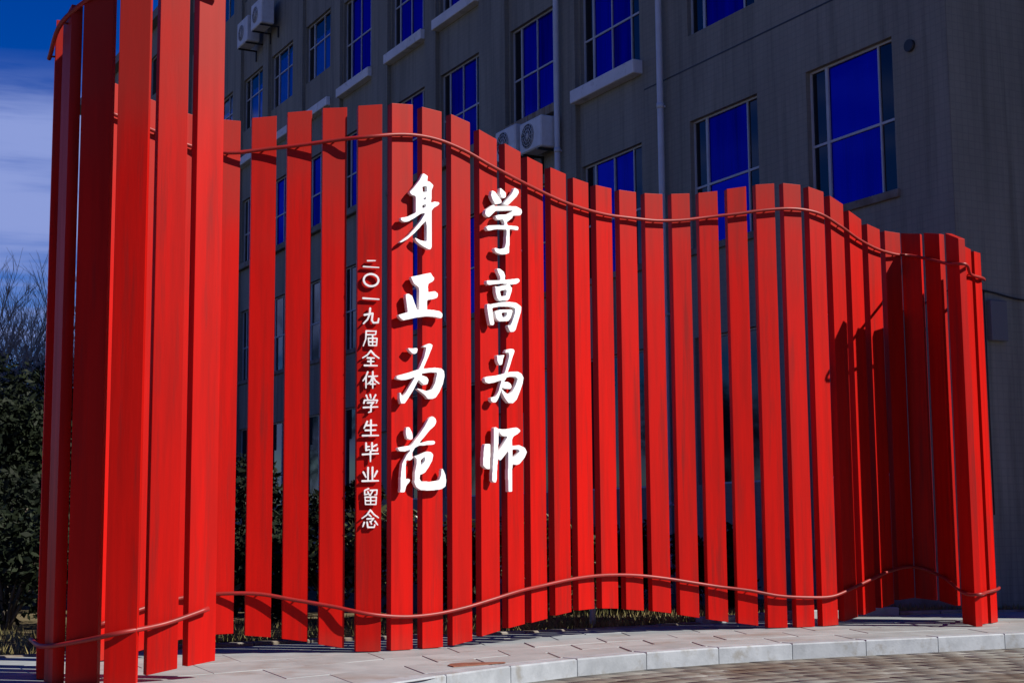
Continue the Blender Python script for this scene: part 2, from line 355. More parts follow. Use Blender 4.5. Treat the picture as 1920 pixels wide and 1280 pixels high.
# ------------------------------------------------------------------ the building
K = .53; HY = math.hypot(1, K)
BX0, BX1, BY1, BZ1 = -50.0, 5.09, 14.0, 20.4
brz = math.atan2(-1 / HY, K / HY)
bld = empty('school_building', (3.397, 23.607, 0), brz)
tag(bld, 'long grey tiled school block with rows of blue windows behind the red slats', 'building')
CENT = [3.12, .08, -3.35, -6.2, -9.6, -12.4, -15.6, -18.5, -21.5, -24.2, -27.2] + [-30.2 - 3 * i for i in range(7)]
HALF = {3.12: .93, .08: .92}
wins = []     # x0,x1,z0,z1,style
for ci, c in enumerate(CENT):
    hw = HALF.get(c, 1.03)
    far = c < -29
    wins.append((c - hw, c + hw, 1.75, 4.15, 'plain'))
    wins.append((c - hw, c + hw, 5.64, 7.80, 'plain' if far else ('three' if c > -2 else ('four' if c > -13 else 'dark'))))
    wins.append((c - hw, c + hw, 9.27, 11.30, 'plain' if far else ('three' if c > -2 else 'four')))
    if c < -17: wins.append((c - hw, c + hw, 13.52, 15.18, 'plain' if far else 'curtain'))
    else: wins.append((c - hw, c + hw, 12.72, 14.95, 'four'))
    wins.append((c - hw, c + hw, 17.75, 19.3, 'plain'))
# wall skin with openings and reveals
xs = sorted({BX0, BX1, *[v for a in wins for v in a[:2]]}); zs = sorted({-.3, BZ1, *[v for a in wins for v in a[2:4]]})
bm = bmesh.new(); cache = {}
def vv(x, y, z):
    k = (round(x, 4), round(y, 4), round(z, 4))
    if k not in cache: cache[k] = bm.verts.new(k)
    return cache[k]
for x0, x1 in zip(xs, xs[1:]):
    for z0, z1 in zip(zs, zs[1:]):
        cxm, czm = (x0 + x1) / 2, (z0 + z1) / 2
        if any(a[0] < cxm < a[1] and a[2] < czm < a[3] for a in wins): continue
        bm.faces.new((vv(x0,0,z0), vv(x1,0,z0), vv(x1,0,z1), vv(x0,0,z1)))
RD = .18
for x0, x1, z0, z1, s in wins:
    for (a, b) in (((x0,z0),(x1,z0)),((x1,z0),(x1,z1)),((x1,z1),(x0,z1)),((x0,z1),(x0,z0))):
        bm.faces.new([bm.verts.new(p) for p in ((a[0],0,a[1]),(a[0],RD,a[1]),(b[0],RD,b[1]),(b[0],0,b[1]))])
obj('wall', bm, M['wall'], bld)
def bpart(name, m, *boxes, bev=0, parent=None):
    bm = bmesh.new()
    for b in boxes: box(bm, *b, bev=bev)
    return obj(name, bm, m, parent or bld)
# gable end and back as solid walls, unseen block added at the right to shade the gable end, roof
bpart('end_wall', M['wall'], (BX1 - .3, BX1 + .003, .004, BY1, -.3, BZ1))
bpart('end_wall', M['wall'], (BX0, BX0 + .3, .004, BY1, -.3, BZ1))
bpart('back_wall', M['wall'], (BX0, BX1, BY1, BY1 + .3, -.3, BZ1))
bpart('added_shade_wing', M['wall'], (BX1 + .006, BX1 + 5.2, 3.2, BY1, -.3, BZ1 - .01))
bpart('roof', M['roof'], (BX0 - .25, BX1 + .25, -.32, BY1 + .5, BZ1 + .002, BZ1 + .35))
bpart('plinth', M['sill_old'], (BX0, BX1, -.06, -.004, -.3, .9))
# shallow piers between the window bays on the left part of the front
pb = sorted(CENT)
for a, b in zip(pb, pb[1:]):
    if b > -1: continue
    bpart('pier', M['wall'], (a + 1.10, b - 1.10, -.09, .003, 3.4, BZ1 - .02))
# sills
for c in CENT:
    hw = HALF.get(c, 1.03)
    if c < -4.9: bpart('sill', M['sill'], (c - hw - .07, c + hw + .07, -.20, .02, 12.36, 12.60), bev=.012)
    if c == -3.35: bpart('sill', M['sill'], (c - hw - .09, c + hw + .07, -.20, .02, 9.02, 9.27), bev=.012)
    elif c < -4.9: bpart('sill', M['rust' if c == -6.2 else 'sill_old'], (c - hw - .05, c + hw + .05, -.14, .02, 9.08, 9.26), bev=.012)
    bpart('sill', M['sill_old'], (c - hw - .05, c + hw + .05, -.05, .02, 5.52, 5.635), bev=.008)
# windows: frame bars, panes and curtains
def window(x0, x1, z0, z1, style):
    bm = bmesh.new(); fy0, fy1 = .08, .13
    fw = .032
    if style == 'plain':
        cols, rows = [0, .5, 1], [0, 1]
    elif style == 'three': cols, rows = [0, .20, .80, 1], [0, .47, 1]
    elif style == 'curtain': cols, rows = [0, .22, .60, 1], [0, .60, 1]
    else: cols, rows = [0, .17, .49, .81, 1], [0, .47, 1]
    X = [x0 + (x1 - x0) * c for c in cols]; Z = [z0 + (z1 - z0) * r for r in rows]
    box(bm, x0, x1, fy0, fy1, z0, z0 + fw); box(bm, x0, x1, fy0, fy1, z1 - fw, z1)
    box(bm, x0, x0 + fw, fy0, fy1, z0 + fw, z1 - fw); box(bm, x1 - fw, x1, fy0, fy1, z0 + fw, z1 - fw)
    for i, x in enumerate(X[1:-1]):
        hwid = .028 if i == 0 else .015
        box(bm, x - hwid, x + hwid, fy0 + .003, fy1 - .003, z0 + fw, z1 - fw)
    for z in Z[1:-1]: box(bm, x0 + fw, x1 - fw, fy0 + .006, fy1 - .006, z - .018, z + .018)
    wn = obj('window', bm, M['frame'], bld)
    for j, (za, zb) in enumerate(zip(Z, Z[1:])):
        for i, (xa, xb) in enumerate(zip(X, X[1:])):
            edge = i == 0 or (i == len(X) - 2 and style in ('three', 'four'))
            if style in ('plain', 'dark') or edge: m = M['dpane']
            elif style == 'curtain': m = M['cpane']
            else: m = M['bpane']
            bm = bmesh.new(); yy = .108
            a = random.uniform(-.006, .006)
            vs = [bm.verts.new(p) for p in ((xa, yy + a, za), (xb, yy - a, za), (xb, yy - a, zb), (xa, yy + a, zb))]
            bm.faces.new(vs); obj('pane', bm, m, wn)
    if style == 'curtain':
        bm = bmesh.new(); n = 44; prev = None; xa, xb = X[1] - .02, X[-1]
        top = z0 + (z1 - z0) * random.uniform(.60, .92)
        for k in range(n + 1):
            x = xa + (xb - xa) * k / n; y = .155 + .022 * math.sin(k * .95 + c0) + .010 * math.sin(k * 2.3)
            cur = (bm.verts.new((x, y, z0)), bm.verts.new((x, y, top)))
            if prev: f = bm.faces.new((prev[0], cur[0], cur[1], prev[1])); f.smooth = True
            prev = cur
        obj('curtain', bm, M['curtain'], wn)
for k, a in enumerate(wins):
    c0 = k * 1.7; window(*a)
# rain pipes, joint groove trim, vent
for px in (-1.56, -4.98):
    bm = bmesh.new(); tube(bm, [(px, -.10 - (.09 if px < -2 else 0), z) for z in (-.2, 2, 5, 8, 11, 14, 17, 20.3)], .055, 12)
    pp = obj('rain_pipe', bm, M['pipe'], bld)
    for z in (1.4, 4.6, 8.2, 11.4, 14.6, 17.8):
        bm = bmesh.new(); y0 = -.10 - (.09 if px < -2 else 0)
        tube(bm, [(px, y0, z), (px, y0, z + .09)], .064, 12); box(bm, px - .012, px + .012, y0 + .05, .01, z + .03, z + .06)
        obj('bracket', bm, M['pipe'], pp)
bpart('joint_strip', M['dark'], (-2.2, BX1, -.006, .001, 8.70, 8.725))
bm = bmesh.new(); tube(bm, [(4.42, .02, 7.55), (4.42, -.05, 7.55)], .085, 16); obj('vent', bm, M['dark'], bld)
bpart('meter_box', M['box'], (BX1 + .004, BX1 + .10, .47, .76, 3.45, 3.98), bev=.01)
BM = Matrix.Translation(bld.location) @ Matrix.Rotation(brz, 4, 'Z')
def bw(x, y, z): return BM @ Vector((x, y, z))

# cable strung round the corner of the building
bm = bmesh.new()
tube(bm, catmull([bw(3.6, -.03, 3.90), bw(4.4, -.03, 3.98), bw(BX1 + .02, -.03, 4.12), bw(BX1 + .03, .5, 4.10), bw(BX1 + .03, 1.3, 4.02), bw(BX1 + .03, 3.1, 4.06)], 8), .012, 6)
tube(bm, [bw(BX1 + .03, .42, 4.10), bw(BX1 + .03, .42, 3.0), bw(BX1 + .03, .42, 1.2)], .009, 6)
tag(obj('cable', bm, M['dark']), 'thin black cable strung round the dark right corner of the school block', 'cable')

# air conditioner units hung on the front
def ac(x, z, label, wd=.86, hg=.62, dp=.34, gap=.22):
    e = empty('air_conditioner', bw(x, -gap, z), brz); tag(e, label, 'air conditioner', 'outdoor air conditioner units on the wall')
    bm = bmesh.new(); box(bm, -wd/2, wd/2, -dp, 0, 0, hg, bev=.025); body = obj('body', bm, M['ac'], e)
    bm = bmesh.new(); cx = -.10
    for rr in (.05, .12, .19, .24):
        tube(bm, [(cx + rr*math.cos(a), -dp - .010, hg/2 + rr*math.sin(a)) for a in np.linspace(0, 2*math.pi, 25)], .006, 5, cap=False)
    for a in np.linspace(0, math.pi, 7)[:-1]:
        tube(bm, [(cx + .25*math.cos(a), -dp - .012, hg/2 + .25*math.sin(a)), (cx - .25*math.cos(a), -dp - .012, hg/2 - .25*math.sin(a))], .005, 5)
    obj('fan_grille', bm, M['ac'], e)
    bm = bmesh.new(); bmesh.ops.create_circle(bm, cap_ends=True, segments=24, radius=.25)
    bmesh.ops.rotate(bm, verts=bm.verts, matrix=Matrix.Rotation(R(90), 3, 'X')); bmesh.ops.translate(bm, verts=bm.verts, vec=(cx, -dp - .003, hg/2))
    obj('fan_opening', bm, M['dark'], e)
    for s in (-1, 1):
        bm = bmesh.new(); box(bm, s*wd*.36 - .02, s*wd*.36 + .02, -dp, gap - .01, -.045, -.004); box(bm, s*wd*.36 - .018, s*wd*.36 + .018, gap - .05, gap - .012, -.35, -.046)
        obj('bracket', bm, M['dark'], e)
ac(-5.55, 8.34, 'white air conditioner unit beside the rain pipe under the rust-streaked sill', gap=.13)
ac(-6.6, 8.42, 'white air conditioner unit half hidden left of the one beside the rain pipe', gap=.13)
ac(-23.6, 15.80, 'lower left of the two air conditioner units high on the wall', wd=1.0, hg=.8, dp=.4, gap=.2)
ac(-22.25, 15.95, 'upper right of the two air conditioner units high on the wall', wd=1.0, hg=.8, dp=.4, gap=.2)

# ------------------------------------------------------------------ the red slat sculpture
SW, SDP = .226, .085
# along the ribbon: x, depth, facing (deg), top, bottom, upper rail, lower rail
MAIN = [(-3.433,12.76,47.2,4.973,0,4.674,.336),(-3.179,13.035,43.7,4.906,.073,4.611,.434),(-2.891,13.277,35,4.844,.143,4.534,.507),(-2.583,13.35,25.9,4.816,.176,4.498,.53),(-2.266,13.41,15,4.859,.15,4.543,.522),(-1.944,13.44,14,4.917,.112,4.586,.464),(-1.622,13.46,14,4.955,.056,4.635,.406),(-1.297,13.475,15,4.982,0,4.673,.336),(-1.011,13.646,34,5.04,.003,4.736,.3),(-.745,13.847,37.2,5.043,0,4.746,.31),(-.48,14.049,37.8,5.009,.03,4.687,.355),(-.219,14.256,40.9,4.903,.101,4.583,.422),(.023,14.485,45.8,4.827,.153,4.502,.485),(.246,14.733,45.8,4.757,.186,4.444,.524),(.487,14.963,43.8,4.706,.238,4.383,.566),(.727,15.195,42.5,4.658,.265,4.348,.593),(.978,15.414,38.8,4.639,.262,4.33,.6),(1.246,15.612,32.7,4.636,.234,4.335,.587),(1.538,15.773,26.2,4.641,.201,4.337,.552),(1.843,15.906,21.6,4.669,.147,4.368,.501),(2.157,16.018,16.2,4.71,.093,4.424,.449),(2.482,16.091,12.7,4.772,.047,4.473,.405),(2.808,16.165,15.2,4.828,0,4.528,.343),(3.125,16.266,22.1,4.849,0,4.559,.319),(3.423,16.415,31.4,4.82,.008,4.534,.321),(3.692,16.612,38.1,4.74,.062,4.432,.403),(3.947,16.827,39.8,4.61,.118,4.318,.486),(4.205,17.038,37.9,4.514,.181,4.244,.566),(4.473,17.236,25,4.489,.246,4.215,.607),(4.708,17.325,-30,4.487,.237,4.217,.578),(4.877,17.05,-57,4.433,.203,4.121,.489),(4.86,16.21,-70,4.238,0,3.92,.352),(5.109,16.522,46,4.17,0,3.854,.343),(5.301,16.742,55,4.15,0,3.847,.367),(5.417,17.05,82,4.194,0,3.885,.365)]
FRONT = [(-2.31,11.22,40,5.313,.109,5.2,.501),(-2.549,11,29,5.423,.07,5.25,.415),(-2.791,10.758,5,5.368,0,5.2,.369),(-3.09,10.845,0,5.203,0,5.09,.307),(-3.366,10.98,-58,5.005,0,4.915,.262),(-3.56,11.335,-73,5.038,0,4.77,.283),(-3.64,11.58,-73,5.04,0,4.69,.308),(-3.745,11.91,-73,5.03,0,4.66,.33),(-3.85,12.24,-73,5.0,0,4.65,.35)][::-1]
sculpt = empty('slat_sculpture', (0, 14, 0))
tag(sculpt, 'tall wavy sculpture of red painted slats carrying white Chinese characters', 'sculpture')
def slats(T, pegs=99):
    for i, (x, y, b, zt, zb, rt, rb) in enumerate(T):
        p, q = T[max(i-1, 0)], T[min(i+1, len(T)-1)]
        ds = math.hypot(q[0]-p[0], q[1]-p[1]) or 1
        st = max(-.45, min(.45, (q[3]-p[3]) / ds)); sb = max(-.4, min(.4, (q[4]-p[4]) / ds))
        if zb < .02: sb *= .3
        zb = max(zb, .004 + abs(sb) * SW / 2)
        c, s = math.cos(R(b)), math.sin(R(b))
        bm = bmesh.new(); h = SW / 2
        v = [bm.verts.new(k) for k in ((-h,0,zb-sb*h),(h,0,zb+sb*h),(h,SDP,zb+sb*h),(-h,SDP,zb-sb*h),(-h,0,zt-st*h),(h,0,zt+st*h),(h,SDP,zt+st*h),(-h,SDP,zt-st*h))]
        for f in ((3,2,1,0),(4,5,6,7),(0,1,5,4),(1,2,6,5),(2,3,7,6),(3,0,4,7)): bm.faces.new([v[k] for k in f])
        bmesh.ops.bevel(bm, geom=bm.edges[:], offset=.004, segments=2, affect='EDGES', profile=.7)
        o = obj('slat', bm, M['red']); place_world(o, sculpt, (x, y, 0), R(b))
        # two small pegs hold the rails off the slat
        for rz_ in (rt, rb) if y < 11.4 or y > 12.5 else ():
            bm = bmesh.new(); tube(bm, [(0, .012, rz_), (0, -.038, rz_)], .008, 6)
            k = obj('peg', bm, M['rail'], o)
def rail(T, idx, extra=None, ext=.13):
    P = []
    for i, t in enumerate(T):
        x, y, b = t[0], t[1], R(t[2]); P.append(Vector((x + math.sin(b)*.042, y - math.cos(b)*.042, t[idx])))
        if extra and i in extra: P.append(Vector((*extra[i], (t[idx] + T[i+1][idx]) / 2)))
    P[0] = P[0] + (P[0]-P[1]).normalized()*ext; P[-1] = P[-1] + (P[-1]-P[-2]).normalized()*ext
    bm = bmesh.new(); tube(bm, [p - sculpt.location for p in catmull(P, 6)], .018, 10)
    obj('rail', bm, M['rail'], sculpt)
slats(MAIN); slats(FRONT)
tip = {31: (4.95, 16.04)}
rail(MAIN, 5, tip); rail(MAIN, 6, tip); rail(FRONT[3:], 5, ext=.03); rail(FRONT[3:], 6, ext=.03)

# ---- raised characters: outlines drawn as brush polygons, merged on a grid and traced back to smooth contours
def trace(field, iso=.5):
    H, W = field.shape; seg = {}
    for j, i in zip(*np.nonzero((np.maximum.reduce([field[:-1,:-1], field[1:,:-1], field[:-1,1:], field[1:,1:]]) > iso) &
                                (np.minimum.reduce([field[:-1,:-1], field[1:,:-1], field[:-1,1:], field[1:,1:]]) <= iso))):
        cn = ((j,i),(j,i+1),(j+1,i+1),(j+1,i)); ins = [field[c] > iso for c in cn]; ent = []; ext = []
        for k in range(4):
            a, b = k, (k+1) % 4
            if ins[a] != ins[b]:
                e = (min(cn[a], cn[b]), max(cn[a], cn[b]))
                (ent if ins[a] else ext).append(e)
        for a, b in zip(ent, ext): seg[a] = b
        if len(ent) == 2: seg[ent[0]], seg[ent[1]] = ext[1], ext[0]
    def pt(e):
        (j0,i0),(j1,i1) = e; f0, f1 = field[j0,i0], field[j1,i1]; t = (iso-f0)/(f1-f0)
        return (i0+(i1-i0)*t, j0+(j1-j0)*t)
    loops = []
    while seg:
        k = next(iter(seg)); L = []
        while k in seg: n = seg.pop(k); L.append(pt(k)); k = n
        if len(L) > 5: loops.append(L)
    return loops
def simplify(L, eps):
    P = np.array(L); n = len(P); keep = np.zeros(n, bool); far = int(np.argmax(((P-P[0])**2).sum(1)))
    P2 = np.r_[P, P[:1]]
    st = [(0, far), (far, n)]; kp = {0, far}
    while st:
        a, b = st.pop()
        if b - a < 2: continue
        A, B = P2[a], P2[b]; d = B - A; l = np.hypot(*d) or 1e-9
        dist = np.abs(d[0]*(P2[a+1:b,1]-A[1]) - d[1]*(P2[a+1:b,0]-A[0])) / l
        m_ = int(dist.argmax())
        if dist[m_] > eps: k = a+1+m_; kp.add(k); st += [(a,k),(k,b)]
    return P[sorted(k % n for k in kp if k < n)]
def blur(f, r, it=2):
    ker = np.ones(2*r+1)/(2*r+1)
    for _ in range(it):
        for ax in (0, 1): f = np.apply_along_axis(lambda m: np.convolve(m, ker, 'same'), ax, f)
    return f
def poly_mask(X, Y, P):
    P = np.array(P, float); ins = np.zeros(X.shape, bool); Q = np.roll(P, 1, axis=0)
    for (x0,y0),(x1,y1) in zip(P, Q):
        if y0 == y1: continue
        ins ^= ((y0 > Y) != (y1 > Y)) & (X < (x1-x0)*(Y-y0)/(y1-y0)+x0)
    return ins
def glyph_mesh(loops, thick, bev):
    cu = bpy.data.curves.new('character', 'CURVE'); cu.dimensions = '2D'; cu.fill_mode = 'BOTH'
    cu.extrude = thick/2 - bev; cu.bevel_depth = bev; cu.bevel_resolution = 1; cu.offset = -bev
    for L in loops:
        s = cu.splines.new('POLY'); s.points.add(len(L)-1)
        for p, (x, y) in zip(s.points, L): p.co = (x, y, 0, 1)
        s.use_cyclic_u = True
    tmp = bpy.data.objects.new('tmp', cu)
    me = bpy.data.meshes.new_from_object(tmp); bpy.data.objects.remove(tmp); bpy.data.curves.remove(cu)
    me.materials.clear(); me.name = 'character'
    return me
def add_char(me, label, origin, b, thick, standoff):
    # local x along the wall, local y up, local z out of the wall
    c, s = math.cos(b), math.sin(b)
    o = origin
    mw = Matrix(((c, 0, s, o[0]), (s, 0, -c, o[1]), (0, 1, 0, 0), (0, 0, 0, 1))) @ Matrix.Translation((0, 0, -thick/2))
    k = obj('character', me, M['white'], sculpt, mw=mw); k['label'] = label
    return k
C1 = ((-.8339, 13.6853), R(36)); C2 = ((-.0464, 14.3156), R(43.5)); C3 = ((-1.2892, 13.4460), R(15))
BIG = [
 ('large raised white character 身', C1, (-.2949336,4.3671282,.0007394,.0001005,1.2e-06,-.0006276), (800,1280),
  [[(425,38),(498,85),(482,165),(520,165),(580,225),(550,300),(545,500),(590,475),(655,480),(672,500),(655,530),(590,565),(548,610),(548,1170),(535,1200),(505,1200),(400,1140),(320,1070),(290,1005),(390,1060),(475,1075),(468,760),(400,830),(300,940),(180,1040),(90,1082),(60,1080),(200,980),(290,880),(380,770),(455,645),(390,655),(290,720),(200,770),(140,775),(95,750),(85,710),(200,695),(315,635),(308,385),(250,370),(218,325),(290,250),(380,130)]],
  [[(412,250),(435,236),(477,240),(477,328),(418,328)],[(468,390),(468,448),(408,448)],[(405,570),(412,528),(455,512),(472,535),(442,568)]]),
 ('large raised white character 正', C1, (-.3219175,3.5133993,.0005946,5.88e-05,1.1e-06,-.0005016), (1083,1280),
  [[(340,290),(710,215),(735,265),(778,310),(775,350),(740,385),(670,420),(658,480),(660,580),(790,562),(840,600),(848,650),(825,690),(760,712),(645,725),(640,905),(760,915),(880,940),(928,990),(925,1045),(905,1080),(800,1050),(640,1030),(450,1050),(205,1095),(150,1050),(110,995),(285,945),(245,640),(260,605),(310,605),(365,640),(400,740),(460,910),(495,910),(490,490),(400,420)]], []),
 ('large raised white character 为 below 正', C1, (-.3486639,2.772274,.0005891,3.93e-05,1.2e-06,-.0004944), (1132,1280),
  [[(330,120),(400,132),(510,120),(520,150),(505,210),(460,240),(420,225),(370,180)],
   [(605,105),(680,60),(745,35),(795,65),(790,110),(700,330),(625,500),(600,600),(530,720),(430,920),(330,1080),(280,1150),(210,1150),(190,1080),(182,920),(240,1020),(300,950),(400,780),(480,640),(560,480),(640,290),(680,110)],
   [(125,660),(160,630),(330,590),(520,530),(640,510),(840,495),(960,510),(1010,560),(1020,660),(990,800),(920,960),(850,1060),(780,1085),(710,1085),(640,1000),(480,870),(560,890),(690,935),(780,900),(840,780),(880,590),(760,580),(590,605),(400,690),(300,715),(200,715),(130,690)],
   [(500,620),(590,630),(690,670),(720,720),(700,800),(640,820),(590,780),(520,700)]], []),
 ('large raised white character 范', C1, (-.347096,2.1161086,.0007207,2.75e-05,1.4e-06,-.0006013), (960,1280),
  [[(250,205),(300,210),(340,290),(350,385),(315,400),(260,380),(240,290)],
   [(640,40),(690,70),(705,130),(680,185),(600,260),(460,430),(380,520),(340,590),(345,680),(310,710),(250,705),(240,850),(240,1010),(260,985),(310,990),(300,1030),(250,1090),(225,1190),(160,1190),(165,1050),(170,900),(190,750),(260,620),(310,560),(330,470),(430,340),(530,190),(590,80)],
   [(115,515),(310,485),(450,455),(600,415),(670,415),(688,440),(670,475),(600,480),(440,490),(330,540),(230,575),(150,570)],
   [(360,655),(440,630),(560,580),(620,585),(655,630),(640,720),(590,810),(530,900),(470,930),(450,930),(448,990),(470,1030),(620,1040),(740,1025),(770,950),(780,840),(800,845),(840,940),(852,1030),(840,1120),(780,1160),(620,1175),(470,1165),(400,1120),(370,1050),(375,900),(400,780),(400,680)]],
  [[(532,652),(532,712),(482,785),(466,805),(463,712),(500,682)]]),
 ('large raised white character 学', C2, (-.3781379,4.3878702,.0008396,.0001309,-4.3e-06,-.0006118), (853,1280),
  [[(230,145),(280,170),(385,320),(380,360),(280,375),(240,300),(215,230)],[(355,105),(385,120),(450,190),(450,260),(420,280),(380,265),(355,190)],
   [(590,105),(650,140),(662,190),(620,260),(490,390),(400,380),(450,320),(540,220),(575,150)],
   [(260,375),(275,405),(420,400),(620,412),(700,460),(712,510),(690,560),(560,565),(555,600),(490,650),(460,670),(480,720),(640,740),(658,770),(640,808),(510,780),(510,900),(500,1170),(440,1190),(370,1185),(290,1150),(260,1085),(290,1075),(350,1100),(430,1085),(450,1000),(460,790),(300,775),(170,800),(135,745),(180,710),(320,710),(430,720),(420,660),(400,620),(330,630),(290,600),(285,560),(350,540),(460,545),(560,490),(590,480),(290,480),(240,530),(190,580),(150,570),(120,530),(130,460)]], []),
 ('large raised white character 高', C2, (-.3838588,3.5809935,.0007774,9.05e-05,-4e-06,-.0005628), (914,1280),
  [[(330,75),(390,85),(450,140),(470,200),(468,290),(385,290),(390,230),(345,140)],
   [(155,300),(170,285),(400,285),(550,270),(700,255),(725,285),(715,320),(660,355),(560,360),(420,340),(300,350),(200,365),(160,340)],
   [(300,380),(340,395),(460,370),(540,360),(590,420),(580,480),(540,610),(510,640),(440,635),(370,645),(330,590),(305,480)],
   [(165,690),(230,695),(400,665),(540,660),(660,680),(750,750),(745,830),(700,980),(650,1150),(610,1190),(555,1190),(510,1080),(530,1060),(560,1080),(600,980),(640,860),(640,780),(560,745),(400,735),(250,760),(265,900),(285,1030),(265,1060),(215,1050),(185,900),(165,760)],
   [(300,820),(370,797),(480,795),(580,795),(600,820),(570,930),(530,995),(370,1000),(320,950),(300,860)]],
  [[(380,468),(495,448),(485,557),(400,562)],[(400,848),(507,846),(482,922),(430,932)]]),
 ('large raised white character 为 below 高', C2, (-.3893167,2.8111964,.000716,5.64e-05,-3.7e-06,-.000515), (985,1280),
  [[(355,205),(400,215),(500,200),(470,270),(450,390),(400,395),(365,330)],
   [(500,165),(530,110),(600,88),(670,95),(682,140),(640,260),(590,430),(540,560),(490,690),(440,850),(390,1000),(340,1085),(280,1090),(240,1050),(240,990),(330,985),(380,900),(440,680),(500,540),(540,400),(585,220),(570,160)],
   [(130,640),(170,605),(340,590),(480,560),(600,525),(740,520),(810,560),(850,640),(830,760),(780,900),(720,1050),(650,1115),(570,1110),(500,1020),(440,900),(450,840),(500,900),(570,950),(640,900),(700,780),(740,660),(700,620),(600,615),(530,630),(500,690),(430,680),(300,720),(200,735),(140,700)],
   [(460,710),(560,710),(610,750),(630,810),(600,850),(540,840),(460,820)]], []),
 ('large raised white character 师', C2, (-.4283155,2.0757283,.0007903,3.39e-05,-3.8e-06,-.0005659), (971,1280),
  [[(165,375),(255,375),(250,800),(190,790),(140,740),(140,600),(150,450)],
   [(310,100),(350,95),(390,120),(385,400),(380,600),(365,800),(360,960),(345,1025),(300,1015),(280,980),(290,800),(310,500)],
   [(395,125),(520,130),(690,100),(740,130),(760,160),(700,220),(640,250),(600,330),(530,250),(450,245),(405,190)],
   [(540,260),(610,250),(615,330),(560,480),(500,560),(420,660),(390,640),(360,560),(400,490),(480,360)],
   [(545,400),(610,330),(620,500),(615,900),(610,1190),(550,1190),(545,900),(550,540)],
   [(600,410),(740,405),(830,450),(865,520),(830,610),(740,720),(690,740),(620,720),(610,620),(660,600),(700,560),(745,500),(710,475),(610,475)]], []),
]
ST = 7
for label, C, A, (Wd, Hd), polys, holes in BIG:
    X, Y = np.meshgrid(np.arange(-ST*4, Wd+ST*4, ST) + .37, np.arange(-ST*4, Hd+ST*4, ST) + .37)
    msk = np.zeros(X.shape, bool)
    for P in polys: msk |= poly_mask(X, Y, P)
    for P in holes: msk &= ~poly_mask(X, Y, P)
    loops = []
    for L in trace(blur(msk.astype(float), 1, 2)):
        L = simplify(L, .22) * ST - ST*4
        loops.append([(A[0]+A[2]*x+A[4]*y, A[1]+A[3]*x+A[5]*y) for x, y in L])
    add_char(glyph_mesh(loops, .045, .003), label, *C, .045, .075)
# stand-off pins tying each big character to the slats behind it
# small inscription, drawn stroke by stroke in a 100 x 100 box
ring = [(50+44*math.cos(a), 50+44*math.sin(a)) for a in np.linspace(0, 2*math.pi, 25)]
SMALL = [('二',[[(28,18),(75,14)],[(4,84),(96,88)]],13),('〇',[ring],12),('一',[[(3,42),(97,56)]],17),
 ('九',[[(45,4),(42,40),(30,70),(6,96)],[(12,44),(60,34),(55,75),(65,90),(92,88),(96,64)]],12),
 ('届',[[(22,8),(80,8)],[(80,8),(78,28)],[(22,30),(78,28)],[(22,8),(20,55),(5,96)],[(35,50),(86,50),(83,92),(38,92),(35,50)],[(60,36),(60,92)],[(37,71),(84,71)]],9),
 ('全',[[(50,4),(30,30),(2,48)],[(50,4),(70,28),(98,48)],[(30,48),(70,48)],[(33,69),(68,69)],[(13,94),(88,94)],[(50,48),(50,94)]],10.5),
 ('体',[[(32,4),(22,30),(4,56)],[(22,32),(22,97)],[(38,30),(90,27)],[(62,2),(62,98)],[(60,32),(50,58),(32,75)],[(64,32),(78,55),(98,70)],[(48,74),(78,74)]],10),
 ('学',[[(24,6),(32,24)],[(47,2),(52,19)],[(79,3),(66,24)],[(10,46),(14,31),(90,30),(83,45)],[(32,45),(68,42),(52,57)],[(52,57),(52,90),(38,94)],[(8,69),(92,65)]],10),
 ('生',[[(30,10),(12,50)],[(22,33),(86,31)],[(20,63),(80,61)],[(52,2),(52,94)],[(4,95),(96,93)]],11),
 ('毕',[[(24,4),(24,42),(45,37)],[(24,24),(44,21)],[(86,12),(60,25)],[(59,3),(59,42),(90,42),(91,29)],[(4,63),(96,58)],[(50,46),(50,99)]],10.5),
 ('业',[[(36,5),(36,90)],[(62,3),(62,90)],[(9,35),(24,68)],[(89,28),(73,65)],[(3,94),(97,92)]],11),
 ('留',[[(40,2),(17,12),(17,39),(40,33)],[(35,20),(46,42)],[(50,12),(89,10),(87,38),(76,39)],[(66,12),(50,43)],[(19,53),(85,53),(83,97),(22,97),(19,53)],[(52,53),(52,97)],[(22,75),(83,75)]],8.5),
 ('念',[[(50,2),(30,28),(2,46)],[(50,2),(72,26),(98,43)],[(44,28),(56,37)],[(32,49),(70,47),(55,63)],[(15,68),(7,90)],[(32,67),(36,94),(73,94),(77,80)],[(50,63),(58,77)],[(78,62),(93,81)]],9.5)]
ZR = [(3.526,3.442),(3.397,3.269),(3.181,3.141),(3.078,2.926),(2.877,2.721),(2.691,2.541),(2.497,2.342),(2.289,2.115),(2.057,1.908),(1.855,1.683),(1.635,1.501),(1.444,1.297),(1.254,1.088)]
